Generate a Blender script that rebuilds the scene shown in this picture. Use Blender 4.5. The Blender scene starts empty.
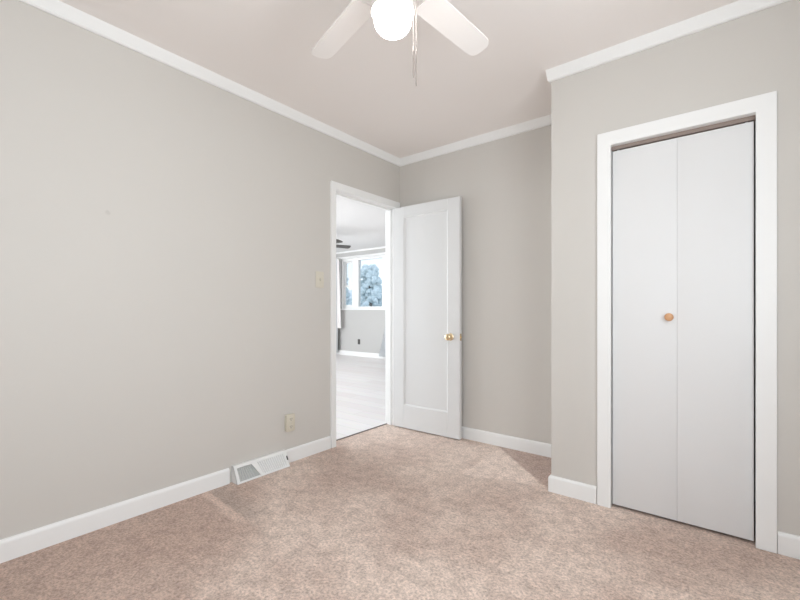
import bpy, bmesh, math, random
from mathutils import Vector, Matrix
random.seed(7)
S = bpy.context.scene
COL = S.collection

# ------------------------------------------------------------------ camera
cam_d = bpy.data.cameras.new('camera')
cam = bpy.data.objects.new('camera', cam_d)
COL.objects.link(cam)
cam_d.sensor_width = 36.0
cam_d.lens = 412.13 / 800 * 36.0
cam_d.shift_y = 10.2 / 800
cam_d.clip_start = 0.02
cam.location = (2.373, -2.977, 1.05)
cam.rotation_euler = (math.radians(90), 0, math.radians(38.51))
S.camera = cam

# ------------------------------------------------------------------ colour management
S.view_settings.view_transform = 'Standard'
S.view_settings.look = 'None'
S.view_settings.exposure = 0.0
S.view_settings.gamma = 1.0
S.view_settings.use_curve_mapping = False
S.cycles.max_bounces = 14
S.cycles.diffuse_bounces = 8

# ------------------------------------------------------------------ sky
world = bpy.data.worlds.new('sky')
S.world = world
world.use_nodes = True
wn = world.node_tree
wn.nodes.clear()
w_tc = wn.nodes.new('ShaderNodeTexCoord')
w_sep = wn.nodes.new('ShaderNodeSeparateXYZ')
w_ramp = wn.nodes.new('ShaderNodeValToRGB')
w_bg = wn.nodes.new('ShaderNodeBackground')
w_out = wn.nodes.new('ShaderNodeOutputWorld')
w_ramp.color_ramp.elements[0].position = 0.0
w_ramp.color_ramp.elements[0].color = (0.86, 0.90, 0.94, 1)
w_ramp.color_ramp.elements[1].position = 0.35
w_ramp.color_ramp.elements[1].color = (0.62, 0.74, 0.90, 1)
w_bg.inputs['Strength'].default_value = 1.65
wn.links.new(w_tc.outputs['Generated'], w_sep.inputs[0])
wn.links.new(w_sep.outputs['Z'], w_ramp.inputs[0])
wn.links.new(w_ramp.outputs[0], w_bg.inputs['Color'])
wn.links.new(w_bg.outputs[0], w_out.inputs[0])


def window_light(name, loc, rot, w, h, power, color=(0.885, 0.95, 1.0)):
    """area lamp at a window opening, standing in for daylight"""
    d = bpy.data.lights.new(name, 'AREA')
    d.shape = 'RECTANGLE'
    d.size, d.size_y = w, h
    d.energy = power
    d.color = color
    o = bpy.data.objects.new(name, d)
    COL.objects.link(o)
    o.location = loc
    o.rotation_euler = rot
    return o


R90 = math.radians(90)
# area lamps shine along their local -Z
window_light('daylight_right_window', (3.00, -2.35, 1.38), (0, R90, 0), 1.3, 1.3, 36)
window_light('daylight_rear_window', (1.95, -3.73, 1.36), (R90, 0, 0), 1.8, 1.3, 16)
window_light('fill_living_room_side', (-6.46, -1.4, 1.45), (0, -R90, 0), 1.5, 3.0, 300)  # unseen lamp added to brighten the living room floor
window_light('fill_living_room_near', (-3.3, -3.46, 1.45), (R90, 0, 0), 3.0, 1.5, 35)  # second added fill lamp, out of view

# ------------------------------------------------------------------ materials
def new_mat(name):
    m = bpy.data.materials.new(name)
    m.use_nodes = True
    return m, m.node_tree, m.node_tree.nodes['Principled BSDF']


def paint(name, col, rough=0.55, bump=0.0, scale=300, vary=0.0, metal=0.0, spec=None):
    m, nt, b = new_mat(name)
    b.inputs['Base Color'].default_value = (*col, 1)
    b.inputs['Roughness'].default_value = rough
    b.inputs['Metallic'].default_value = metal
    if spec is not None:
        b.inputs['Specular IOR Level'].default_value = spec
    tc = nt.nodes.new('ShaderNodeTexCoord')
    if vary:
        n2 = nt.nodes.new('ShaderNodeTexNoise')
        n2.inputs['Scale'].default_value = 2.3
        n2.inputs['Detail'].default_value = 3
        mx = nt.nodes.new('ShaderNodeMix')
        mx.data_type = 'RGBA'
        mx.inputs['A'].default_value = (*[c * (1 - vary) for c in col], 1)
        mx.inputs['B'].default_value = (*[min(1, c * (1 + vary)) for c in col], 1)
        nt.links.new(tc.outputs['Object'], n2.inputs['Vector'])
        nt.links.new(n2.outputs['Fac'], mx.inputs['Factor'])
        nt.links.new(mx.outputs['Result'], b.inputs['Base Color'])
    if bump:
        n = nt.nodes.new('ShaderNodeTexNoise')
        n.inputs['Scale'].default_value = scale
        n.inputs['Detail'].default_value = 2
        bp = nt.nodes.new('ShaderNodeBump')
        bp.inputs['Strength'].default_value = bump
        bp.inputs['Distance'].default_value = 0.002
        nt.links.new(tc.outputs['Object'], n.inputs['Vector'])
        nt.links.new(n.outputs['Fac'], bp.inputs['Height'])
        nt.links.new(bp.outputs['Normal'], b.inputs['Normal'])
    return m


M = {}
M['wall'] = paint('greige wall paint', (0.585, 0.56, 0.525), 0.6, 0.06, 160, 0.012)
M['ceiling'] = paint('ceiling paint', (0.85, 0.81, 0.785), 0.75, 0.10, 120, 0.01)
M['trim'] = paint('white trim paint', (0.82, 0.82, 0.81), 0.38, 0.03, 60)
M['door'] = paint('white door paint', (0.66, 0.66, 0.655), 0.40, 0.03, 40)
M['bifold'] = paint('white bifold door paint', (0.725, 0.725, 0.725), 0.45, 0.03, 40)
M['brass'] = paint('polished brass', (0.78, 0.62, 0.40), 0.2, metal=1.0)
M['satin_brass'] = paint('satin brass plate', (0.82, 0.66, 0.44), 0.38, metal=1.0)
M['knobwood'] = paint('varnished maple knob', (0.60, 0.33, 0.17), 0.35, 0.1, 30, 0.1)
M['track'] = paint('brown painted track', (0.17, 0.12, 0.095), 0.5)
M['dark'] = paint('dark metal', (0.03, 0.027, 0.025), 0.5)
M['beige'] = paint('almond plastic', (0.62, 0.575, 0.475), 0.4)
M['almond_plate'] = paint('almond switch plate', (0.63, 0.59, 0.50), 0.42)
M['slot'] = paint('slot plastic', (0.10, 0.085, 0.06), 0.6)
M['ventwhite'] = paint('white enamel', (0.80, 0.80, 0.79), 0.35)
M['ventshade'] = paint('shaded enamel', (0.50, 0.505, 0.49), 0.45)  # darkness seen between the left fins, painted as grey
M['fanwhite'] = paint('white fan enamel', (0.80, 0.765, 0.74), 0.4)
M['chain'] = paint('nickel bead chain', (0.42, 0.38, 0.35), 0.35, metal=0.8)
M['living_wall'] = paint('pale grey wall paint', (0.49, 0.48, 0.465), 0.6, 0.05, 160)
M['living_ceiling'] = paint('living room ceiling', (0.80, 0.79, 0.78), 0.8, 0.6, 30)
M['curtain'] = paint('grey curtain cloth', (0.62, 0.635, 0.65), 0.85, 0.2, 500)
M['sheer'] = paint('off white curtain cloth', (0.84, 0.80, 0.79), 0.85, 0.2, 500)
M['fandark'] = paint('dark brown fan blade', (0.075, 0.068, 0.062), 0.45)
M['darkoutlet'] = paint('dark brown plastic', (0.05, 0.045, 0.04), 0.4)
M['nickel'] = paint('brushed nickel', (0.6, 0.6, 0.6), 0.3, metal=1.0)
M['ground'] = paint('hazed lawn', (0.46, 0.50, 0.50), 0.9, 0.4, 8, 0.12)  # lawn paled to stand for glare haze
M['foliage'] = paint('hazed foliage', (0.74, 0.80, 0.81), 0.9, 0.5, 8, 0.2)  # glare haze painted into the foliage colour
M['bark'] = paint('grey bark', (0.22, 0.2, 0.18), 0.9, 0.5, 20, 0.2)
M['siding'] = paint('white siding', (0.62, 0.65, 0.68), 0.7)
M['roof'] = paint('snowy roof', (0.80, 0.82, 0.85), 0.8)
M['houseglass'] = paint('dark window glass', (0.18, 0.21, 0.24), 0.2)


def wall_mark(m):
    """small scuff in the paint of the left wall"""
    nt = m.node_tree
    b = nt.nodes['Principled BSDF']
    src = b.inputs['Base Color'].links[0].from_socket
    geo = nt.nodes.new('ShaderNodeNewGeometry')
    d = nt.nodes.new('ShaderNodeVectorMath')
    d.operation = 'DISTANCE'
    d.inputs[1].default_value = (0.0, -2.289, 1.528)
    nz = nt.nodes.new('ShaderNodeTexNoise')
    nz.inputs['Scale'].default_value = 90
    ad = nt.nodes.new('ShaderNodeMath')
    ad.operation = 'MULTIPLY_ADD'
    ad.inputs[1].default_value = 0.02
    mr = nt.nodes.new('ShaderNodeMapRange')
    mr.inputs['From Min'].default_value = 0.018
    mr.inputs['From Max'].default_value = 0.024
    mr.inputs['To Min'].default_value = 0.22
    mr.inputs['To Max'].default_value = 0.0
    mx = nt.nodes.new('ShaderNodeMix')
    mx.data_type = 'RGBA'
    mx.inputs['B'].default_value = (0.30, 0.28, 0.26, 1)
    L = nt.links.new
    L(geo.outputs['Position'], d.inputs[0])
    L(geo.outputs['Position'], nz.inputs['Vector'])
    L(nz.outputs['Fac'], ad.inputs[0])
    L(d.outputs['Value'], ad.inputs[2])
    L(ad.outputs[0], mr.inputs['Value'])
    L(mr.outputs['Result'], mx.inputs['Factor'])
    L(src, mx.inputs['A'])
    L(mx.outputs['Result'], b.inputs['Base Color'])


wall_mark(M['wall'])


def carpet_mat():
    m, nt, b = new_mat('pinkish beige cut pile carpet')
    L = nt.links.new
    N = nt.nodes.new
    b.inputs['Roughness'].default_value = 0.95
    b.inputs['Specular IOR Level'].default_value = 0.05
    b.inputs['Sheen Weight'].default_value = 0.25
    b.inputs['Sheen Roughness'].default_value = 0.6
    tc = N('ShaderNodeTexCoord')

    def noise(scale, detail, rough=0.5):
        n = N('ShaderNodeTexNoise')
        n.inputs['Scale'].default_value = scale
        n.inputs['Detail'].default_value = detail
        n.inputs['Roughness'].default_value = rough
        L(tc.outputs['Object'], n.inputs['Vector'])
        return n

    def ramp(src, p0, c0, p1, c1):
        r = N('ShaderNodeValToRGB')
        r.color_ramp.elements[0].position = p0
        r.color_ramp.elements[0].color = (*c0, 1)
        r.color_ramp.elements[1].position = p1
        r.color_ramp.elements[1].color = (*c1, 1)
        L(src, r.inputs[0])
        return r

    def mix(fac, a, bb, mode='MIX'):
        x = N('ShaderNodeMix')
        x.data_type = 'RGBA'
        x.blend_type = mode
        if isinstance(fac, float):
            x.inputs['Factor'].default_value = fac
        else:
            L(fac, x.inputs['Factor'])
        for s, v in (('A', a), ('B', bb)):
            if isinstance(v, tuple):
                x.inputs[s].default_value = (*v, 1)
            else:
                L(v, x.inputs[s])
        return x.outputs['Result']

    LIGHT, PINK = (0.710, 0.573, 0.490), (0.535, 0.395, 0.325)
    # worn paths against fresher pile
    big = noise(1.5, 4, 0.6)
    base = ramp(big.outputs['Fac'], 0.40, PINK, 0.60, LIGHT).outputs[0]
    # brushed pile: nap light and shade painted as colour, with straight vacuum edges
    geo = N('ShaderNodeNewGeometry')

    def half(nx, ny, c, soft):
        dn = N('ShaderNodeVectorMath')
        dn.operation = 'DOT_PRODUCT'
        dn.inputs[1].default_value = (nx, ny, 0)
        L(geo.outputs['Position'], dn.inputs[0])
        wob = N('ShaderNodeMath')
        wob.operation = 'MULTIPLY_ADD'
        wob.inputs[1].default_value = 0.05
        L(noise(14, 2).outputs['Fac'], wob.inputs[0])
        L(dn.outputs['Value'], wob.inputs[2])
        mr = N('ShaderNodeMapRange')
        mr.interpolation_type = 'SMOOTHSTEP'
        mr.inputs['From Min'].default_value = c - soft + 0.025
        mr.inputs['From Max'].default_value = c + soft + 0.025
        L(wob.outputs[0], mr.inputs['Value'])
        return mr.outputs['Result']

    def mul(*a):
        out = a[0]
        for v in a[1:]:
            t = N('ShaderNodeMath')
            t.operation = 'MULTIPLY'
            L(out, t.inputs[0])
            if isinstance(v, float):
                t.inputs[1].default_value = v
            else:
                L(v, t.inputs[1])
            out = t.outputs[0]
        return out

    # nap shade painted along the left wall in front of the register
    nap_shade = mul(half(-1, 0, -0.62, 0.25), half(-0.093, -0.996, 1.789, 0.010))
    base = mix(mul(nap_shade, 0.85), base, (0.505, 0.358, 0.290))
    # ridge where the two nap directions meet: painted highlight on the crest, painted shade in the valley behind it
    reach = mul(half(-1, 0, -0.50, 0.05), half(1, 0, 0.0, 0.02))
    crest_light = mul(half(-0.093, -0.996, 1.789, 0.008), half(0.093, 0.996, -1.835, 0.015), reach)
    base = mix(mul(crest_light, 0.6), base, (0.78, 0.61, 0.52))
    valley_shade = mul(half(0.093, 0.996, -1.787, 0.006), half(-0.093, -0.996, 1.68, 0.05), reach)
    base = mix(mul(valley_shade, 0.65), base, (0.42, 0.325, 0.27))
    # shade beside the closet corner, painted dark
    corner_shade = mul(half(0.687, 0.727, 0.664, 0.012), half(0, 1, -0.53, 0.03))
    base = mix(mul(corner_shade, 0.85), base, (0.46, 0.325, 0.27))
    # painted light triangle in front of it
    nap_light = mul(half(-0.687, -0.727, -0.664, 0.012), half(-0.282, 0.959, -0.934, 0.025), half(1.0, 0.024, 1.014, 0.02))
    base = mix(mul(nap_light, 0.9), base, (0.80, 0.66, 0.575))
    # tufts
    f1 = noise(85, 4, 0.75)
    f2 = noise(17, 6, 0.8)
    c = mix(0.85, base, ramp(f1.outputs['Fac'], 0.36, (0.58, 0.55, 0.53), 0.60, (1.22, 1.21, 1.20)).outputs[0], 'MULTIPLY')
    c = mix(0.8, c, ramp(f2.outputs['Fac'], 0.38, (0.74, 0.71, 0.69), 0.58, (1.14, 1.14, 1.14)).outputs[0], 'MULTIPLY')
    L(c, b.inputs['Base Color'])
    b1 = N('ShaderNodeBump')
    b1.inputs['Strength'].default_value = 0.6
    b1.inputs['Distance'].default_value = 0.012
    L(f1.outputs['Fac'], b1.inputs['Height'])
    b2 = N('ShaderNodeBump')
    b2.inputs['Strength'].default_value = 0.35
    b2.inputs['Distance'].default_value = 0.02
    L(f2.outputs['Fac'], b2.inputs['Height'])
    L(b1.outputs['Normal'], b2.inputs['Normal'])
    L(b2.outputs['Normal'], b.inputs['Normal'])
    return m


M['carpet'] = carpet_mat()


def plank_mat():
    m, nt, b = new_mat('glare-whitened wood planks')
    L = nt.links.new
    N = nt.nodes.new
    tc = N('ShaderNodeTexCoord')
    br = N('ShaderNodeTexBrick')
    br.inputs['Scale'].default_value = 1.0
    br.inputs['Brick Width'].default_value = 1.2
    br.inputs['Row Height'].default_value = 0.18
    br.inputs['Mortar Size'].default_value = 0.002
    br.inputs['Color1'].default_value = (0.80, 0.745, 0.73, 1)
    br.inputs['Color2'].default_value = (0.88, 0.85, 0.84, 1)  # floor glare whitened into the plank colours
    br.inputs['Mortar'].default_value = (0.6, 0.56, 0.55, 1)
    mp = N('ShaderNodeMapping')
    mp.inputs['Scale'].default_value = (1.5, 14, 1)
    ns = N('ShaderNodeTexNoise')
    ns.inputs['Scale'].default_value = 3
    ns.inputs['Detail'].default_value = 5
    mx = N('ShaderNodeMix')
    mx.data_type = 'RGBA'
    mx.blend_type = 'MULTIPLY'
    mx.inputs['Factor'].default_value = 0.15
    L(tc.outputs['Object'], br.inputs['Vector'])
    L(tc.outputs['Object'], mp.inputs['Vector'])
    L(mp.outputs[0], ns.inputs['Vector'])
    L(br.outputs['Color'], mx.inputs['A'])
    L(ns.outputs['Color'], mx.inputs['B'])
    L(mx.outputs['Result'], b.inputs['Base Color'])
    b.inputs['Roughness'].default_value = 0.32
    return m


M['planks'] = plank_mat()


def glass_mat():
    m, nt, b = new_mat('window glass')
    nt.nodes.remove(b)
    out = nt.nodes['Material Output']
    t = nt.nodes.new('ShaderNodeBsdfTransparent')
    t.inputs[0].default_value = (0.93, 0.96, 0.97, 1)
    g = nt.nodes.new('ShaderNodeBsdfGlossy')
    g.inputs['Roughness'].default_value = 0.02
    fr = nt.nodes.new('ShaderNodeFresnel')
    fr.inputs[0].default_value = 1.35
    mx = nt.nodes.new('ShaderNodeMixShader')
    nt.links.new(fr.outputs[0], mx.inputs[0])
    nt.links.new(t.outputs[0], mx.inputs[1])
    nt.links.new(g.outputs[0], mx.inputs[2])
    nt.links.new(mx.outputs[0], out.inputs[0])
    return m


M['glass'] = glass_mat()


def globe_mat():
    m, nt, b = new_mat('lit opal glass')
    b.inputs['Base Color'].default_value = (0.93, 0.93, 0.92, 1)
    b.inputs['Roughness'].default_value = 0.2
    b.inputs['Emission Color'].default_value = (1.0, 0.985, 0.96, 1)
    b.inputs['Emission Strength'].default_value = 22.0
    return m


M['globe'] = globe_mat()

# ------------------------------------------------------------------ mesh helpers
class MB:
    def frame(self, axis, d0, d1, a0, a1, z1, wl, wr, wt, bevel=0.0025):
        """mitred casing: two legs and a head around an opening a0..a1, up to z1"""
        t = MB()
        outline = [(a0 - wl, 0), (a0 - wl, z1 + wt), (a1 + wr, z1 + wt), (a1 + wr, 0), (a1, 0), (a1, z1), (a0, z1), (a0, 0)]
        c = (lambda u, z, d: (d, u, z)) if axis == 'x' else (lambda u, z, d: (u, d, z))
        t.prism([c(u, z, d0) for u, z in outline], [c(u, z, d1) for u, z in outline])
        bmesh.ops.recalc_face_normals(t.bm, faces=t.bm.faces[:])
        if bevel:
            bmesh.ops.bevel(t.bm, geom=t.bm.edges[:], offset=bevel, segments=2, profile=0.5, affect='EDGES')
        self.merge(t.bm)
        return self

    def __init__(self):
        self.bm = bmesh.new()

    def box(self, x0, x1, y0, y1, z0, z1, bevel=0.0, seg=2):
        x0, x1 = min(x0, x1), max(x0, x1)
        y0, y1 = min(y0, y1), max(y0, y1)
        z0, z1 = min(z0, z1), max(z0, z1)
        t = bmesh.new()
        bmesh.ops.create_cube(t, size=1.0)
        for v in t.verts:
            v.co = Vector(((x0 + x1) / 2 + v.co.x * (x1 - x0), (y0 + y1) / 2 + v.co.y * (y1 - y0),
                           (z0 + z1) / 2 + v.co.z * (z1 - z0)))
        if bevel:
            bmesh.ops.bevel(t, geom=t.edges[:], offset=bevel, segments=seg, profile=0.5, affect='EDGES')
        self.merge(t)
        return self

    def merge(self, t):
        me = bpy.data.meshes.new('tmp')
        t.to_mesh(me)
        t.free()
        self.bm.from_mesh(me)
        bpy.data.meshes.remove(me)

    def hexa(self, pts):
        """eight corners: four of one face, four of the opposite one"""
        v = [self.bm.verts.new(p) for p in pts]
        for f in ((0, 1, 2, 3), (7, 6, 5, 4), (0, 4, 5, 1), (1, 5, 6, 2), (2, 6, 7, 3), (3, 7, 4, 0)):
            self.bm.faces.new([v[i] for i in f])
        return self

    def prism(self, poly0, poly1):
        n = len(poly0)
        a = [self.bm.verts.new(p) for p in poly0]
        b = [self.bm.verts.new(p) for p in poly1]
        self.bm.faces.new(a[::-1])
        self.bm.faces.new(b)
        for i in range(n):
            self.bm.faces.new([a[i], a[(i + 1) % n], b[(i + 1) % n], b[i]])
        return self

    def mould(self, p0, p1, nrm, prof, m0=0, m1=0):
        """profile (offset, z) along p0 > p1; m = +1 shortens by the offset (inside mitre), -1 lengthens"""
        p0, p1, nrm = Vector((*p0, 0)), Vector((*p1, 0)), Vector((*nrm, 0))
        d = (p1 - p0).normalized()
        A = [p0 + nrm * o + d * o * m0 + Vector((0, 0, z)) for o, z in prof]
        B = [p1 + nrm * o - d * o * m1 + Vector((0, 0, z)) for o, z in prof]
        return self.prism(A, B)

    def lathe(self, prof, cx=0, cy=0, cz=0, axis='Z', seg=32):
        rings = []
        for r, h in prof:
            ring = []
            n = 1 if r < 1e-6 else seg
            for i in range(n):
                a = 2 * math.pi * i / seg
                u, w = r * math.cos(a), r * math.sin(a)
                co = {'Z': (u, w, h), 'Y': (u, h, w), 'X': (h, u, w)}[axis]
                ring.append(self.bm.verts.new((cx + co[0], cy + co[1], cz + co[2])))
            rings.append(ring)
        for a, b in zip(rings, rings[1:]):
            for i in range(seg):
                j = (i + 1) % seg
                if len(a) == 1 and len(b) == 1:
                    continue
                if len(a) == 1:
                    self.bm.faces.new([a[0], b[j], b[i]])
                elif len(b) == 1:
                    self.bm.faces.new([a[i], a[j], b[0]])
                else:
                    self.bm.faces.new([a[i], a[j], b[j], b[i]])
        for ring, flip in ((rings[0], True), (rings[-1], False)):
            if len(ring) > 2:
                self.bm.faces.new(ring[::-1] if flip else ring)
        return self

    def build(self, name, mat, parent=None, smooth=False, loc=None, rot=None):
        bmesh.ops.recalc_face_normals(self.bm, faces=self.bm.faces[:])
        me = bpy.data.meshes.new(name)
        self.bm.to_mesh(me)
        self.bm.free()
        me.materials.append(mat)
        if smooth:
            for p in me.polygons:
                p.use_smooth = True
            try:
                me.set_sharp_from_angle(angle=math.radians(40))
            except Exception:
                pass
        o = bpy.data.objects.new(name, me)
        COL.objects.link(o)
        if parent:
            o.parent = parent
        if loc:
            o.location = loc
        if rot:
            o.rotation_euler = rot
        return o


def tag(o, label, cat, group=None, kind=None):
    o['label'] = label
    o['category'] = cat
    if group:
        o['group'] = group
    if kind:
        o['kind'] = kind
    return o


def struct(o, label, cat):
    return tag(o, label, cat, kind='structure')


def empty(name, loc, rz=0.0):
    o = bpy.data.objects.new(name, None)
    COL.objects.link(o)
    o.location = loc
    o.rotation_euler = (0, 0, rz)
    o.empty_display_size = 0.1
    return o


# ------------------------------------------------------------------ dimensions (metres)
H = 2.44
XR, YB = 3.02, -3.75          # right wall, wall behind the camera
CX, CY = 1.571, -0.559        # closet corner
T = 0.10                      # partition thickness
DY0, DY1, DZ = -0.800, -0.07, 1.975   # doorway in the left wall
BX0, BX1, BZ = 1.884, 2.472, 1.925    # closet opening
LX, LY0, LY1 = -6.5, -3.5, 3.85       # living room

# ------------------------------------------------------------------ room shell
b = MB()
b.box(-0.088, XR, YB, 0, -0.06, 0.0)
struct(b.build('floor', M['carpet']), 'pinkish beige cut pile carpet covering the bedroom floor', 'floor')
b = MB().box(0, XR, YB, 0, H, H + 0.08)
struct(b.build('ceiling', M['ceiling']), 'smooth warm white bedroom ceiling above the lit fan', 'ceiling')

b = MB()
b.box(-T, 0, YB - 0.1, DY0 - 0.018, 0, H)
b.box(-T, 0, DY1 + 0.018, 0.10, 0, H)
b.box(-T, 0, DY0 - 0.018, DY1 + 0.018, DZ + 0.018, H)
struct(b.build('wall_left', M['wall']), 'long plain greige wall with outlet, switch and open doorway', 'wall')
b = MB().box(0, XR, 0, 0.10, 0, H)
struct(b.build('wall_back', M['wall']), 'shaded greige wall behind the open panel door', 'wall')
b = MB()
b.box(CX, BX0 - 0.018, CY, CY + T, 0, H)
b.box(BX1 + 0.018, XR, CY, CY + T, 0, H)
b.box(BX0 - 0.018, BX1 + 0.018, CY, CY + T, BZ + 0.018, H)
struct(b.build('wall_closet', M['wall']), 'greige wall around the white bifold closet doors', 'wall')
b = MB().box(CX, CX + T, CY + T, 0, 0, H)
struct(b.build('wall_closet_side', M['wall']), 'narrow greige side of the closet facing the open door', 'wall')


def wall_with_window(axis, plane, thick, a0, a1, w0, w1, z0, z1):
    b = MB()
    for (s0, s1, u0, u1) in ((a0, w0, 0, H), (w1, a1, 0, H), (w0, w1, 0, z0), (w0, w1, z1, H)):
        if axis == 'x':
            b.box(plane, plane + thick, s0, s1, u0, u1)
        else:
            b.box(s0, s1, plane, plane + thick, u0, u1)
    return b


struct(wall_with_window('x', XR, 0.12, YB, 0.1, -3.0, -1.7, 0.75, 2.05).build('wall_right', M['wall']),
       'greige outer wall with a window, to the right of the closet', 'wall')
struct(wall_with_window('y', YB - 0.12, 0.12, -T, XR + 0.12, 1.05, 2.85, 0.75, 2.05).build('wall_rear', M['wall']),
       'greige outer wall with a window, behind the camera', 'wall')


def plain_window(name, axis, plane, s0, s1, z0, z1, label, inward):
    """white sash window with a mid rail; frame sits in the wall thickness"""
    root = empty(name, (0, 0, 0))
    struct(root, label, 'window')

    def bx(mb, a, c, u, v, d0, d1, bev=0.003):
        p0, p1 = plane - inward * d0, plane - inward * d1
        if axis == 'x':
            mb.box(p0, p1, a, c, u, v, bev)
        else:
            mb.box(a, c, p0, p1, u, v, bev)
    f = MB()
    w = 0.05
    bx(f, s0, s0 + w, z0, z1, 0.04, 0.10)
    bx(f, s1 - w, s1, z0, z1, 0.04, 0.10)
    bx(f, s0 + w, s1 - w, z0, z0 + w, 0.04, 0.10)
    bx(f, s0 + w, s1 - w, z1 - w, z1, 0.04, 0.10)
    zm = (z0 + z1) / 2
    bx(f, s0 + w, s1 - w, zm - 0.02, zm + 0.02, 0.05, 0.09)
    f.build('window_frame', M['trim'], root)
    g = MB()
    bx(g, s0 + w, s1 - w, z0 + w, z1 - w, 0.068, 0.072, 0)
    g.build('pane', M['glass'], root)
    k = MB()
    bx(k, s0 - 0.07, s0, z0 - 0.02, z1 + 0.07, -0.018, 0)
    bx(k, s1, s1 + 0.07, z0 - 0.02, z1 + 0.07, -0.018, 0)
    bx(k, s0, s1, z1, z1 + 0.07, -0.018, 0)
    bx(k, s0 - 0.09, s1 + 0.09, z0 - 0.025, z0, -0.05, 0)
    k.build('casing', M['trim'], root)


plain_window('window_1', 'x', XR, -3.0, -1.7, 0.75, 2.05, 'white sash window in the right bedroom wall', -1)
plain_window('window_2', 'y', YB, 1.05, 2.85, 0.75, 2.05, 'white sash window in the wall behind the camera', 1)

# crown moulding: a flat board with an eased lower edge
CR = [(0, H - 0.066), (0.010, H - 0.066), (0.016, H - 0.060), (0.024, H - 0.006), (0.024, H), (0, H)]
b = MB().mould((0, YB), (0, 0), (1, 0), CR, 1, 1)
struct(b.build('trim_1', M['trim']), 'white crown moulding along the top of the left wall', 'crown moulding')
b = MB().mould((0, 0), (CX, 0), (0, -1), CR, 1, 1)
struct(b.build('trim_2', M['trim']), 'white crown moulding along the top of the back wall', 'crown moulding')
b = MB().mould((CX, 0), (CX, CY), (-1, 0), CR, 1, -1)
b.mould((CX, CY), (XR, CY), (0, -1), CR, -1, 1)
struct(b.build('trim_3', M['trim']), 'white crown moulding above the closet, turning its outer corner', 'crown moulding')
b = MB().mould((XR, CY), (XR, YB), (-1, 0), CR, 1, 1)
b.mould((XR, YB), (0, YB), (0, 1), CR, 1, 1)
struct(b.build('trim_4', M['trim']), 'white crown moulding on the walls behind the camera', 'crown moulding')

# baseboards with an eased top
BB = [(0, 0), (0.0135, 0), (0.0135, 0.078), (0.0115, 0.086), (0.006, 0.092), (0, 0.093)]
V0, V1 = -1.655, -1.262      # heating register gap
b = MB().mould((0, YB), (0, V0 - 0.012), (1, 0), BB, 1, 0)
struct(b.build('baseboard_left', M['trim']), 'white baseboard along the left wall before the register', 'baseboard')
b = MB().mould((0, V1 + 0.004), (0, DY0 - 0.056), (1, 0), BB, 0, 0)
struct(b.build('baseboard_doorway', M['trim']), 'short white baseboard between the register and the doorway casing', 'baseboard')
b = MB().mould((0, 0), (CX, 0), (0, -1), BB, 0, 1)
struct(b.build('baseboard_back', M['trim']), 'white baseboard on the back wall beside the open door', 'baseboard')
b = MB().mould((CX, 0), (CX, CY), (-1, 0), BB, 1, -1)
b.mould((CX, CY), (BX0 - 0.068, CY), (0, -1), BB, -1, 0)
struct(b.build('baseboard_closet', M['trim']), 'white baseboard turning the closet corner left of its doors', 'baseboard')
b = MB().mould((BX1 + 0.069, CY), (XR, CY), (0, -1), BB, 0, 1)
struct(b.build('baseboard_closet_right', M['trim']), 'white baseboard right of the closet casing', 'baseboard')
b = MB().mould((XR, CY), (XR, YB), (-1, 0), BB, 1, 1)
b.mould((XR, YB), (0, YB), (0, 1), BB, 1, 1)
struct(b.build('baseboard_rear', M['trim']), 'white baseboard on the walls behind the camera', 'baseboard')

# ------------------------------------------------------------------ doorway casing and jamb
root = empty('trim_5', (0, 0, 0))
struct(root, 'white painted casing and jamb around the open doorway', 'door frame')
cw = 0.050
b = MB()
b.frame('x', 0, 0.018, DY0 - 0.003, DY1 + 0.003, DZ + 0.003, cw - 0.003, 0.0525, 0.058)
b.build('casing', M['trim'], root)
b = MB()
b.box(-T, -T - 0.017, DY0 - cw, DY0 - 0.003, 0, DZ + 0.003, 0.003)
b.box(-T, -T - 0.017, DY1 + 0.003, DY1 + 0.06, 0, DZ + 0.003, 0.003)
b.box(-T, -T - 0.017, DY0 - cw, DY1 + 0.06, DZ + 0.003, DZ + 0.062, 0.003)
b.build('casing', M['trim'], root)
b = MB()
b.box(-T, 0, DY0 - 0.018, DY0, 0, DZ, 0.001)
b.box(-T, 0, DY1, DY1 + 0.018, 0, DZ, 0.001)
b.box(-T, 0, DY0 - 0.018, DY1 + 0.018, DZ, DZ + 0.018, 0.001)
b.build('jamb', M['trim'], root)
b = MB()
b.box(-0.080, -0.042, DY0, DY0 + 0.012, 0, DZ, 0.002)
b.box(-0.080, -0.042, DY1 - 0.012, DY1, 0, DZ, 0.002)
b.box(-0.080, -0.042, DY0, DY1, DZ - 0.012, DZ, 0.002)
b.build('door_stop', M['trim'], root)

# metal edge where carpet meets the plank floor
b = MB().box(-0.104, -0.086, DY0, DY1, -0.01, 0.004, 0.002)
struct(b.build('trim_6', paint('dark bronze strip', (0.16, 0.13, 0.12), 0.5)), 'thin dark threshold strip where carpet meets planks', 'threshold')

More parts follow.
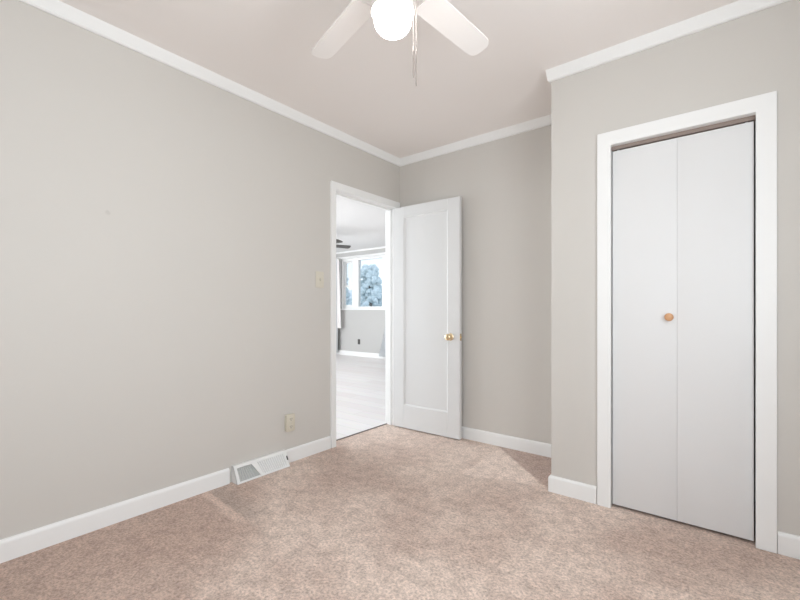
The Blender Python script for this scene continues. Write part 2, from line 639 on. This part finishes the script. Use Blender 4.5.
# ------------------------------------------------------------------ open panel door
LW, LT, LH = 0.674, 0.034, 1.966
door = empty('door_1', (0.013, -0.070, 0.0), math.radians(1.1))
struct(door, 'white single panel door standing open against the back wall', 'door')
z0 = 0.010
st, tr, brl = 0.112, 0.090, 0.200
b = MB()
for ya, yb in ((-LT, 0),):
    b.box(0, st, ya, yb, z0, LH, 0.0015)
    b.box(LW - st, LW, ya, yb, z0, LH, 0.0015)
    b.box(st, LW - st, ya, yb, LH - tr, LH, 0.0015)
    b.box(st, LW - st, ya, yb, z0, z0 + brl, 0.0015)
frame = b.build('door_frame', M['door'], door)
b = MB()
b.box(st - 0.004, LW - st + 0.004, -LT + 0.011, -0.011, z0 + brl - 0.004, LH - tr + 0.004)
pan = b.build('door_panel', M['door'], door)
b = MB()   # sticking around the panel, both faces
for s in (-1, 1):
    yo = -LT + 0.0008 if s < 0 else -0.0008
    yi = -LT + 0.0112 if s < 0 else -0.0112
    xa, xb, za, zb = st, LW - st, z0 + brl, LH - tr
    w = 0.012
    for quad in (((xa, za), (xb, za), (xb - w, za + w), (xa + w, za + w)),
                 ((xb, za), (xb, zb), (xb - w, zb - w), (xb - w, za + w)),
                 ((xb, zb), (xa, zb), (xa + w, zb - w), (xb - w, zb - w)),
                 ((xa, zb), (xa, za), (xa + w, za + w), (xa + w, zb - w))):
        (ax, az), (bx_, bz), (cx_, cz_), (dx, dz) = quad
        b.hexa([(ax, yo, az), (bx_, yo, bz), (cx_, yi, cz_), (dx, yi, dz),
                (ax, yi, az), (bx_, yi, bz), (cx_, (yi + yo) / 2 + (yi - yo) * 0.6, cz_), (dx, (yi + yo) / 2 + (yi - yo) * 0.6, dz)])
b.build('panel_moulding', M['door'], pan)
KX, KZ = LW - 0.084, 0.832
for s, dep in ((-1, 0.056), (1, 0.040)):
    y0 = -LT if s < 0 else 0
    pr = [(0.0, 0), (0.029, 0), (0.030, 0.003), (0.026, 0.007), (0.014, 0.009)]
    MB().lathe([(r, s * h) for r, h in pr + [(0.0, 0.009)]], KX, y0, KZ, 'Y').build('rosette', M['satin_brass'], door, True)
    k = dep / 0.056
    pk = [(0.010, 0.006), (0.010, 0.020), (0.018, 0.026), (0.0255, 0.034), (0.0275, 0.042), (0.025, 0.050), (0.017, 0.0545), (0, 0.056)]
    MB().lathe([(r, s * h * k) for r, h in pk], KX, y0, KZ, 'Y').build('door_knob', M['brass'], door, True)
b = MB().box(LW - 0.0005, LW + 0.0015, -LT + 0.005, -0.005, KZ - 0.028, KZ + 0.028, 0.0006)
lp = b.build('latch_plate', M['brass'], door)
MB().box(LW + 0.001, LW + 0.009, -LT + 0.011, -0.011, KZ - 0.008, KZ + 0.008, 0.002).build('latch_bolt', M['brass'], lp)
for hz in (0.22, 1.0, 1.77):
    b = MB()
    b.lathe([(0, -0.045), (0.0055, -0.045), (0.0055, 0.045), (0.0035, 0.049), (0, 0.050)], -0.003, 0.004, hz, 'Z', 14)
    b.box(-0.003, -0.001, -0.030, 0.002, hz - 0.044, hz + 0.044)
    b.build('hinge', M['nickel'], door, True)

# ------------------------------------------------------------------ closet casing, track, bifold doors
root = empty('trim_7', (0, 0, 0))
struct(root, 'flat white casing around the bifold closet doors', 'door frame')
cw2 = 0.066
b = MB()
b.frame('y', CY - 0.018, CY, BX0 + 0.003, BX1 - 0.003, BZ, cw2, cw2 + 0.004, 0.072)
b.build('casing', M['trim'], root)
b = MB()
b.box(BX0 - 0.018, BX0, CY, CY + T, 0, BZ, 0.001)
b.box(BX1, BX1 + 0.018, CY, CY + T, 0, BZ, 0.001)
b.box(BX0 - 0.018, BX1 + 0.018, CY, CY + T, BZ, BZ + 0.018, 0.001)
b.build('jamb', M['trim'], root)

FY = CY + 0.016
b = MB()
b.box(BX0, BX1, FY + 0.002, FY + 0.028, BZ - 0.016, BZ, 0.001)
b.box(BX0, BX1, FY + 0.002, FY + 0.004, BZ - 0.020, BZ - 0.014, 0.0005)
b.box(BX0, BX1, FY + 0.026, FY + 0.028, BZ - 0.020, BZ - 0.014, 0.0005)
tag(b.build('bifold_track', paint('brown painted channel', (0.28, 0.22, 0.19), 0.5)),
    'brownish metal track above the bifold doors under the closet head casing', 'track')

bif = empty('door_2', ((BX0 + BX1) / 2, FY, 0))
struct(bif, 'pair of flat white bifold closet panels with one wooden knob', 'door')
ox = (BX0 + BX1) / 2
xm = 2.1775
PT, PB = 1.898, 0.014
for (a, c) in ((BX0 + 0.0055, xm - 0.0003), (xm + 0.0003, BX1 - 0.008)):
    b = MB().box(a - ox, c - ox, 0.0, 0.030, PB, PT, 0.0012, 2)
    pnl = b.build('bifold_panel', M['bifold'], bif, True)
    for px_ in ((a - ox + 0.025),) if a < xm - 0.1 else ((c - ox - 0.025),):
        MB().lathe([(0, PT - 0.002), (0.006, PT - 0.002), (0.006, PT + 0.008), (0, PT + 0.008)], px_, 0.015, 0, 'Z', 12).build('pivot_pin', M['nickel'], pnl, True)
MB().lathe([(0, 0.001), (0.010, 0), (0.009, -0.008), (0.012, -0.014), (0.0185, -0.020), (0.0195, -0.026), (0.016, -0.031), (0.008, -0.0335), (0, -0.034)],
           2.146 - ox, 0, 1.016, 'Y', 28).build('knob', M['knobwood'], bif, True, rot=None)
for hz in (0.25, 0.97, 1.68):
    b = MB()
    b.box(xm - ox - 0.028, xm - ox + 0.028, 0.0305, 0.032, hz - 0.03, hz + 0.03)
    b.lathe([(0, -0.03), (0.004, -0.03), (0.004, 0.03), (0, 0.03)], xm - ox, 0.034, hz, 'Z', 12)
    b.build('hinge', M['nickel'], bif, True)

# ------------------------------------------------------------------ baseboard heating register
reg = empty('heating_register', (0, 0, 0))
tag(reg, 'white sloped metal heating register set into the left baseboard', 'vent')
G = [Vector((0.072, 0, 0.002)), Vector((0.024, 0, 0.100))]
nrm = Vector((0.098, 0, 0.048)).normalized()


def sp(y, v, d=0.0):
    p = G[0].lerp(G[1], v) + nrm * d
    return (p.x, y, p.z)


def plate(mb, poly, d0, d1):
    mb.prism([sp(y, v, d0) for y, v in poly], [sp(y, v, d1) for y, v in poly])


RY0, RY1 = -1.650, -1.270
fr = MB()
plate(fr, [(RY0, 0), (RY1, 0), (RY1, 0.11), (RY0, 0.11)], -0.004, 0)
plate(fr, [(RY0, 0.85), (RY1, 0.85), (RY1, 1), (RY0, 1)], -0.004, 0)
plate(fr, [(RY0, 0.11), (RY0 + 0.020, 0.11), (RY0 + 0.020, 0.85), (RY0, 0.85)], -0.004, 0)
plate(fr, [(RY1 - 0.020, 0.11), (RY1, 0.11), (RY1, 0.85), (RY1 - 0.020, 0.85)], -0.004, 0)
plate(fr, [(-1.487, 0.11), (-1.466, 0.11), (-1.494, 0.85), (-1.533, 0.85)], -0.004, 0)
for y in (RY0, RY1 - 0.003):       # side cheeks and top return to the wall
    fr.prism([(0.002, y, 0.002), (0.072, y, 0.002), (0.024, y, 0.100), (0.002, y, 0.100)],
             [(0.002, y + 0.003, 0.002), (0.072, y + 0.003, 0.002), (0.024, y + 0.003, 0.100), (0.002, y + 0.003, 0.100)])
fr.box(0.002, 0.024, RY0, RY1, 0.097, 0.101)
fr.build('frame', M['ventwhite'], reg)
b = MB()
plate(b, [(RY0 + 0.018, 0.06), (-1.484, 0.06), (-1.53, 0.9), (RY0 + 0.018, 0.9)], -0.016, -0.013)
lo = b.build('louver_panel', M['ventshade'], reg)
b = MB()
for i in range(9):
    yb_ = -1.628 + i * 0.0172
    yt = -1.624 + i * 0.0118
    plate(b, [(yb_, 0.10), (yb_ + 0.0022, 0.10), (yt + 0.0022, 0.86), (yt, 0.86)], -0.013, -0.006)
b.build('fin', paint('light shaded enamel', (0.58, 0.585, 0.57), 0.45), lo)  # left fins greyed with painted shade
b = MB()
plate(b, [(-1.468, 0.06), (RY1 - 0.018, 0.06), (RY1 - 0.018, 0.9), (-1.497, 0.9)], -0.010, -0.007)
ro = b.build('louver_panel', paint('off white enamel', (0.66, 0.66, 0.65), 0.4), reg)
b = MB()
for i in range(13):
    yb_ = -1.462 + i * 0.0145
    yt = -1.486 + i * 0.0157
    plate(b, [(yb_, 0.10), (yb_ + 0.007, 0.10), (yt + 0.007, 0.86), (yt, 0.86)], -0.007, -0.002)
b.build('fin', M['ventwhite'], ro)
b = MB()
plate(b, [(-1.280, 0.40), (-1.275, 0.40), (-1.275, 0.66), (-1.280, 0.66)], 0, 0.006)
b.build('damper_lever', M['dark'], reg)

# ------------------------------------------------------------------ wall outlet and switch
oc = empty('wall_outlet', (0.0, -1.232, 0.278))
tag(oc, 'almond surface mounted power outlet low on the left wall', 'outlet')
MB().box(0, 0.024, -0.032, 0.032, -0.056, 0.056, 0.004, 3).build('box', M['beige'], oc, True)
MB().box(0.024, 0.029, -0.034, 0.034, -0.058, 0.058, 0.0022, 3).build('cover_plate', M['beige'], oc, True)
for zc in (0.026, -0.026):
    b = MB().box(0.0285, 0.031, -0.016, 0.016, zc - 0.015, zc + 0.015, 0.0012)
    s_ = b.build('socket', M['almond_plate'], oc)
    b = MB()
    b.box(0.0308, 0.0314, -0.0085, -0.0055, zc - 0.003, zc + 0.008)
    b.box(0.0308, 0.0314, 0.0055, 0.0085, zc - 0.003, zc + 0.008)
    b.box(0.0308, 0.0314, -0.0022, 0.0022, zc - 0.0105, zc - 0.0055)
    b.build('slot', M['slot'], s_)
MB().lathe([(0, 0.029), (0.003, 0.029), (0.0025, 0.0302), (0, 0.0305)], 0, 0, 0, 'X', 12).build('screw', M['nickel'], oc)

sw = empty('light_switch', (0.0, -0.955, 1.277))
tag(sw, 'almond toggle switch plate on the left wall beside the doorway', 'light switch')
MB().box(0, 0.006, -0.038, 0.038, -0.060, 0.060, 0.003, 3).build('switch_plate', M['almond_plate'], sw, True)
b = MB()
b.hexa([(0.005, -0.005, -0.011), (0.005, 0.005, -0.011), (0.005, 0.005, 0.011), (0.005, -0.005, 0.011),
        (0.016, -0.004, -0.012), (0.016, 0.004, -0.012), (0.018, 0.004, -0.003), (0.018, -0.004, -0.003)])
b.build('toggle', M['almond_plate'], sw)
for zc in (-0.03, 0.03):
    MB().lathe([(0, 0.006), (0.003, 0.006), (0.0025, 0.0072), (0, 0.0074)], 0, 0, zc, 'X', 10).build('screw', M['beige'], sw)

# ------------------------------------------------------------------ ceiling fans
def blade_mesh(L0, L1, w0, w1, z, droop, th, pitch):
    """outline with rounded tip, extruded, pitched about its length"""
    out = [(L0, -w0 / 2 * 0.8), (L0 + 0.015, -w0 / 2)]
    out += [(L1 - 0.05, -w1 / 2)]
    for i in range(1, 8):
        a = -math.pi / 2 + math.pi * i / 8
        ca, sa = math.cos(a), math.sin(a)
        out.append((L1 - 0.05 + 0.05 * abs(ca) ** 0.75, w1 / 2 * (abs(sa) ** 0.6) * (1 if sa >= 0 else -1)))
    out += [(L1 - 0.05, w1 / 2), (L0 + 0.015, w0 / 2), (L0, w0 / 2 * 0.8)]
    t = math.tan(pitch)
    f = lambda x, y, dz: (x, y, z - droop * (x - L0) / (L1 - L0) + y * t + dz)
    m = MB()
    m.prism([f(x, y, -th / 2) for x, y in out], [f(x, y, th / 2) for x, y in out])
    return m


FX, FYY = 1.451, -1.859
fan = empty('ceiling_fan', (FX, FYY, H + 0.0))
tag(fan, 'white four blade ceiling fan with lit globe and pull chains', 'ceiling fan')
MB().lathe([(0, 0), (0.068, 0), (0.068, -0.012), (0.058, -0.035), (0.03, -0.05), (0, -0.05)]).build('canopy', M['fanwhite'], fan, True)
MB().lathe([(0, -0.045), (0.03, -0.045), (0.075, -0.058), (0.105, -0.075), (0.112, -0.11), (0.112, -0.165), (0.098, -0.190), (0.06, -0.205), (0, -0.205)], seg=48).build('motor_housing', M['fanwhite'], fan, True)
MB().lathe([(0, -0.200), (0.05, -0.200), (0.054, -0.212), (0.054, -0.270), (0.045, -0.285), (0, -0.285)], seg=40).build('switch_housing', M['fanwhite'], fan, True)
MB().lathe([(0, -0.280), (0.05, -0.280), (0.072, -0.300), (0.076, -0.315), (0.076, -0.345), (0.066, -0.345), (0, -0.345)], seg=40).build('light_fitter', M['fanwhite'], fan, True)
BLZ = -0.225
for k in range(4):
    ang = math.radians(79.8 + 90 * k)
    bl = blade_mesh(0.155, 0.508, 0.110, 0.104, BLZ, 0.040, 0.006, math.radians(-9)).build('blade', M['fanwhite'], fan, rot=(0, 0, ang))
    b = MB()
    b.hexa([(0.09, -0.014, -0.196), (0.09, 0.014, -0.196), (0.16, 0.018, BLZ + 0.004), (0.16, -0.018, BLZ + 0.001),
            (0.09, -0.014, -0.190), (0.09, 0.014, -0.190), (0.16, 0.018, BLZ + 0.010), (0.16, -0.018, BLZ + 0.007)])
    b.hexa([(0.158, -0.022, BLZ + 0.001), (0.158, 0.022, BLZ + 0.005), (0.235, 0.014, BLZ - 0.001), (0.235, -0.014, BLZ - 0.004),
            (0.158, -0.022, BLZ + 0.006), (0.158, 0.022, BLZ + 0.010), (0.235, 0.014, BLZ + 0.005), (0.235, -0.014, BLZ + 0.002)])
    b.build('blade_bracket', M['fanwhite'], bl)
prof = [(0.061, -0.325), (0.063, -0.338), (0.0645, -0.350), (0.0655, -0.357), (0.0655, -0.374)]
for i in range(1, 11):
    a = math.pi / 2 * i / 10
    prof.append((0.0655 * max(0, math.cos(a)) ** 0.75 if i < 10 else 0, -0.374 - 0.046 * math.sin(a)))
MB().lathe(prof, seg=48).build('globe', M['globe'], fan, True)
for (dx, dy, zf, zb_) in ((0.092, -0.002, -0.500, -0.605), (0.098, 0.006, -0.510, -0.632)):
    b = MB()
    b.lathe([(0, -0.255), (0.0011, -0.255), (0.0011, zf), (0, zf)], dx, dy, 0, 'Z', 8)
    zz = -0.26
    while zz > zf:
        b.lathe([(0, zz + 0.0016), (0.0016, zz), (0, zz - 0.0016)], dx, dy, 0, 'Z', 6)
        zz -= 0.006
    # little arm from the switch housing out to the chain
    b.box(0.045, dx, dy - 0.0015, dy + 0.0015, -0.257, -0.254)
    ch = b.build('pull_chain', M['chain'], fan)
    MB().lathe([(0, zf + 0.002), (0.0016, zf), (0.0024, zf - 0.02), (0.0026, zb_ + 0.01), (0.0018, zb_), (0, zb_)], dx, dy, 0, 'Z', 12).build('chain_pull', M['chain'], ch, True)

# ------------------------------------------------------------------ living room beyond the doorway
b = MB().box(LX, -0.100, LY0, LY1, -0.06, -0.006)
struct(b.build('floor_living_room', M['planks']), 'plank floor with glare painted white, seen through the doorway', 'floor')
b = MB().box(LX, -T, LY0, LY1, H, H + 0.08)
struct(b.build('ceiling_living_room', M['living_ceiling']), 'white textured ceiling of the room beyond the doorway', 'ceiling')
WX0, WX1, WZ0, WZ1 = -4.86, -3.00, 1.085, 2.265
b = MB()
b.box(LX - 0.12, WX0, LY1, LY1 + 0.14, 0, H)
b.box(WX1, -T, LY1, LY1 + 0.14, 0, H)
b.box(WX0, WX1, LY1, LY1 + 0.14, 0, WZ0)
b.box(WX0, WX1, LY1, LY1 + 0.14, WZ1, H)
struct(b.build('wall_living_room_far', M['living_wall']), 'pale grey wall under the bright window beyond the doorway', 'wall')
b = MB().box(-T, 0, 0.10, LY1 + 0.14, 0, H)
struct(b.build('wall_living_room_right', M['living_wall']), 'pale wall continuing past the bedroom in the living room', 'wall')
b = MB()
b.box(LX - 0.12, LX, LY0, -2.95, 0, H)
b.box(LX - 0.12, LX, 0.15, LY1, 0, H)
b.box(LX - 0.12, LX, -2.95, 0.15, 0, 0.6)
b.box(LX - 0.12, LX, -2.95, 0.15, 2.2, H)
struct(b.build('wall_living_room_left', M['living_wall']), 'living room side wall with an added unseen window', 'wall')
b = MB()
b.box(LX - 0.12, -4.9, LY0 - 0.12, LY0, 0, H)
b.box(-1.7, -T, LY0 - 0.12, LY0, 0, H)
b.box(-4.9, -1.7, LY0 - 0.12, LY0, 0, 0.6)
b.box(-4.9, -1.7, LY0 - 0.12, LY0, 2.2, H)
struct(b.build('wall_living_room_near', M['living_wall']), 'living room end wall with an added unseen window', 'wall')
plain_window('added_window_4', 'x', LX, -2.95, 0.15, 0.6, 2.2, 'unseen white window added for light in the living room side wall', 1)  # out-of-view window added to carry the side fill lamp
plain_window('added_window_5', 'y', LY0, -4.9, -1.7, 0.6, 2.2, 'unseen white window added for light in the living room end wall', 1)  # likewise added out of view, for the end fill lamp
CRL = [(0, H - 0.035), (0.008, H - 0.035), (0.02, H - 0.008), (0.02, H), (0, H)]
b = MB().mould((LX, LY1), (-T, LY1), (0, -1), CRL, 0, 0)
struct(b.build('trim_8', M['trim']), 'white crown moulding above the window beyond the doorway', 'crown moulding')
BBL = [(0, -0.006), (0.02, -0.006), (0.02, 0.075), (0.010, 0.092), (0, 0.094)]
b = MB().mould((LX, LY1), (-T, LY1), (0, -1), BBL, 0, 0)
struct(b.build('baseboard_living_room', M['trim']), 'white baseboard under the window beyond the doorway', 'baseboard')

# window group: narrow sash, wide picture pane, narrow sash
win = empty('window_3', (0, 0, 0))
struct(win, 'white framed window with narrow sash and wide pane beyond the doorway', 'window')
b = MB()
y0, y1 = LY1 + 0.02, LY1 + 0.10
b.box(WX0, WX0 + 0.08, y0, y1, WZ0, WZ1, 0.003)
b.box(WX1 - 0.08, WX1, y0, y1, WZ0, WZ1, 0.003)
b.box(WX0 + 0.08, WX1 - 0.08, y0, y1, WZ0, WZ0 + 0.05, 0.003)
b.box(WX0 + 0.08, WX1 - 0.08, y0, y1, WZ1 - 0.06, WZ1, 0.003)
b.box(-4.49, -4.30, y0, y1, WZ0 + 0.05, WZ1 - 0.06, 0.003)
b.box(-3.58, -3.40, y0, y1, WZ0 + 0.05, WZ1 - 0.06, 0.003)
b.build('window_frame', M['trim'], win)
b = MB()
b.box(WX0 - 0.07, WX0, LY1 - 0.018, LY1, WZ0 - 0.03, WZ1 + 0.03, 0.003)
b.box(WX1, WX1 + 0.07, LY1 - 0.018, LY1, WZ0 - 0.03, WZ1 + 0.03, 0.003)
b.box(WX0, WX1, LY1 - 0.018, LY1, WZ1, WZ1 + 0.03, 0.003)
b.build('casing', M['trim'], win)
MB().box(WX0 - 0.09, WX1 + 0.09, LY1 - 0.06, LY1 + 0.02, WZ0 - 0.03, WZ0, 0.004).build('window_sill', M['trim'], win)
for (sa, sb) in ((WX0 + 0.08, -4.49), (-3.40, WX1 - 0.08)):
    b = MB()
    zm = 1.62
    for (za, zb2, yy) in ((WZ0 + 0.05, zm + 0.02, y0 + 0.012), (zm - 0.02, WZ1 - 0.06, y0 + 0.045)):
        b.box(sa, sa + 0.03, yy, yy + 0.03, za, zb2, 0.002)
        b.box(sb - 0.03, sb, yy, yy + 0.03, za, zb2, 0.002)
        b.box(sa + 0.03, sb - 0.03, yy, yy + 0.03, za, za + 0.04, 0.002)
        b.box(sa + 0.03, sb - 0.03, yy, yy + 0.03, zb2 - 0.04, zb2, 0.002)
    s_ = b.build('sash', M['trim'], win)
    MB().box(sa + 0.03, sb - 0.03, y0 + 0.04, y0 + 0.043, WZ0 + 0.09, WZ1 - 0.1).build('pane', M['glass'], s_)
MB().box(-4.30, -3.58, y0 + 0.04, y0 + 0.044, WZ0 + 0.05, WZ1 - 0.06).build('pane', M['glass'], win)


def curtain(name, x0t, x1t, x0b, x1b, yc, z0, z1, folds, amp, mat, label):
    b = MB()
    n, m = folds * 10, 14
    def grid(off):
        g = []
        for j in range(m + 1):
            v = j / m
            row = []
            for i in range(n + 1):
                u = i / n
                xa, xb = x0b + (x0t - x0b) * v, x1b + (x1t - x1b) * v
                y = yc + amp * (0.55 + 0.45 * (1 - v)) * math.sin(u * folds * 2 * math.pi + 0.6 * math.sin(3 * v)) + off
                row.append(b.bm.verts.new((xa + (xb - xa) * u, y, z0 + (z1 - z0) * v)))
            g.append(row)
        return g
    A, B_ = grid(0), grid(0.004)
    for j in range(m):
        for i in range(n):
            b.bm.faces.new([A[j][i], A[j][i + 1], A[j + 1][i + 1], A[j + 1][i]])
            b.bm.faces.new([B_[j][i], B_[j + 1][i], B_[j + 1][i + 1], B_[j][i + 1]])
    for i in range(n):
        b.bm.faces.new([A[0][i], B_[0][i], B_[0][i + 1], A[0][i + 1]])
        b.bm.faces.new([A[m][i], A[m][i + 1], B_[m][i + 1], B_[m][i]])
    for j in range(m):
        b.bm.faces.new([A[j][0], A[j + 1][0], B_[j + 1][0], B_[j][0]])
        b.bm.faces.new([A[j][n], B_[j][n], B_[j + 1][n], A[j + 1][n]])
    o = b.build(name, mat, None, True)
    tag(o, label, 'curtain')
    return o


curtain('curtain', -5.22, -4.87, -5.30, -4.88, LY1 - 0.10, 0.05, 2.27, 5, 0.030, M['curtain'], 'long grey curtain left of the window beyond the doorway')
curtain('curtain', -4.86, -4.80, -4.86, -4.735, LY1 - 0.125, 0.63, 2.26, 2, 0.012, M['sheer'], 'short off white curtain beside the long grey one')
curtain('curtain', -2.95, -2.60, -3.56, -3.20, LY1 - 0.11, 0.05, 2.27, 5, 0.028, M['curtain'], 'grey blue curtain at the right edge of the doorway view')
b = MB().lathe([(0, -5.35), (0.011, -5.35), (0.011, -2.5), (0, -2.5)], 0, LY1 - 0.105, 2.285, 'X', 16)
for x in (-5.28, -2.55):
    b.box(x - 0.006, x + 0.006, LY1 - 0.11, LY1, 2.278, 2.292)
for x in (-5.35, -2.5):
    b.lathe([(0, -0.02), (0.015, -0.01), (0.02, 0), (0.015, 0.01), (0, 0.02)], x, LY1 - 0.105, 2.285, 'X', 16)
tag(b.build('curtain_rod', M['trim'], None, True), 'thin white rod carrying the curtains beyond the doorway', 'curtain rod')

lo = empty('wall_outlet', (-4.264, LY1, 0.325))
tag(lo, 'small dark outlet on the pale wall under the window beyond the doorway', 'outlet')
MB().box(-0.038, 0.038, -0.006, 0, -0.06, 0.06, 0.003).build('cover_plate', M['darkoutlet'], lo)
for zc in (0.024, -0.024):
    MB().box(-0.016, 0.016, -0.009, -0.005, zc - 0.014, zc + 0.014, 0.001).build('socket', M['dark'], lo)

fan2 = empty('ceiling_fan', (-3.27, 1.80, H))
tag(fan2, 'dark bladed ceiling fan partly hidden by the doorway edge', 'ceiling fan')
MB().lathe([(0, 0), (0.07, 0), (0.065, -0.03), (0.02, -0.05), (0.015, -0.10), (0.09, -0.12), (0.11, -0.15), (0.11, -0.21), (0.08, -0.24), (0, -0.24)]).build('motor_housing', M['fandark'], fan2, True)
MB().lathe([(0, -0.24), (0.06, -0.24), (0.10, -0.29), (0.09, -0.34), (0, -0.37)]).build('light_bowl', M['sheer'], fan2, True)
for k in range(5):
    blade_mesh(0.12, 0.61, 0.10, 0.13, -0.235, 0.0, 0.010, math.radians(-13)).build('blade', M['fandark'], fan2, rot=(0, 0, math.radians(69 + 72 * k)))

# ------------------------------------------------------------------ outdoors
b = MB().box(-40, 30, LY1 + 0.4, 45, -0.6, -0.5)
struct(b.build('ground', M['ground']), 'pale lawn outside the living room window', 'ground')


def tree(x, y, h, r, label, seed):
    rnd = random.Random(seed)
    root = empty('tree', (x, y, -0.5))
    tag(root, label, 'tree')
    b = MB().lathe([(0, 0), (0.22, 0), (0.15, h * 0.3), (0.09, h * 0.7), (0, h * 0.8)], seg=14)
    b.build('trunk', M['bark'], root, True)
    b = MB()
    for i in range(420):
        a, q = rnd.uniform(0, 6.283), rnd.uniform(0, 1)
        zc = h * (0.30 + 0.66 * q)
        rr = r * (1.05 - 0.75 * q) * math.sqrt(rnd.uniform(0.05, 1))
        t = bmesh.new()
        bmesh.ops.create_icosphere(t, subdivisions=2, radius=r * rnd.uniform(0.06, 0.13))
        for v in t.verts:
            v.co *= 1 + rnd.uniform(-0.3, 0.3)
            v.co += Vector((rr * math.cos(a), rr * math.sin(a), zc))
        b.merge(t)
    b.build('foliage', M['foliage'], root)


tree(-16.5, 17.5, 4.7, 1.45, 'pale bushy tree seen through the wide window pane', 3)
tree(-21.5, 18.5, 5.6, 1.9, 'pale tree seen through the narrow window sash', 9)
house = empty('house', (-25.5, 27.0, -0.5))
tag(house, 'pale house with white roof seen through the window', 'house')
MB().box(-5, 5, -3, 3, 0, 2.1).build('wall', M['siding'], house)
MB().prism([(-5.4, -3.5, 2.1), (-5.4, 3.5, 2.1), (-5.4, 0, 3.6)], [(5.4, -3.5, 2.1), (5.4, 3.5, 2.1), (5.4, 0, 3.6)]).build('roof', M['roof'], house)
for x in (-3.2, -0.8, 1.4, 3.4):
    MB().box(x - 0.5, x + 0.5, -3.04, -2.98, 0.8, 1.8, 0.01).build('window', M['houseglass'], house)
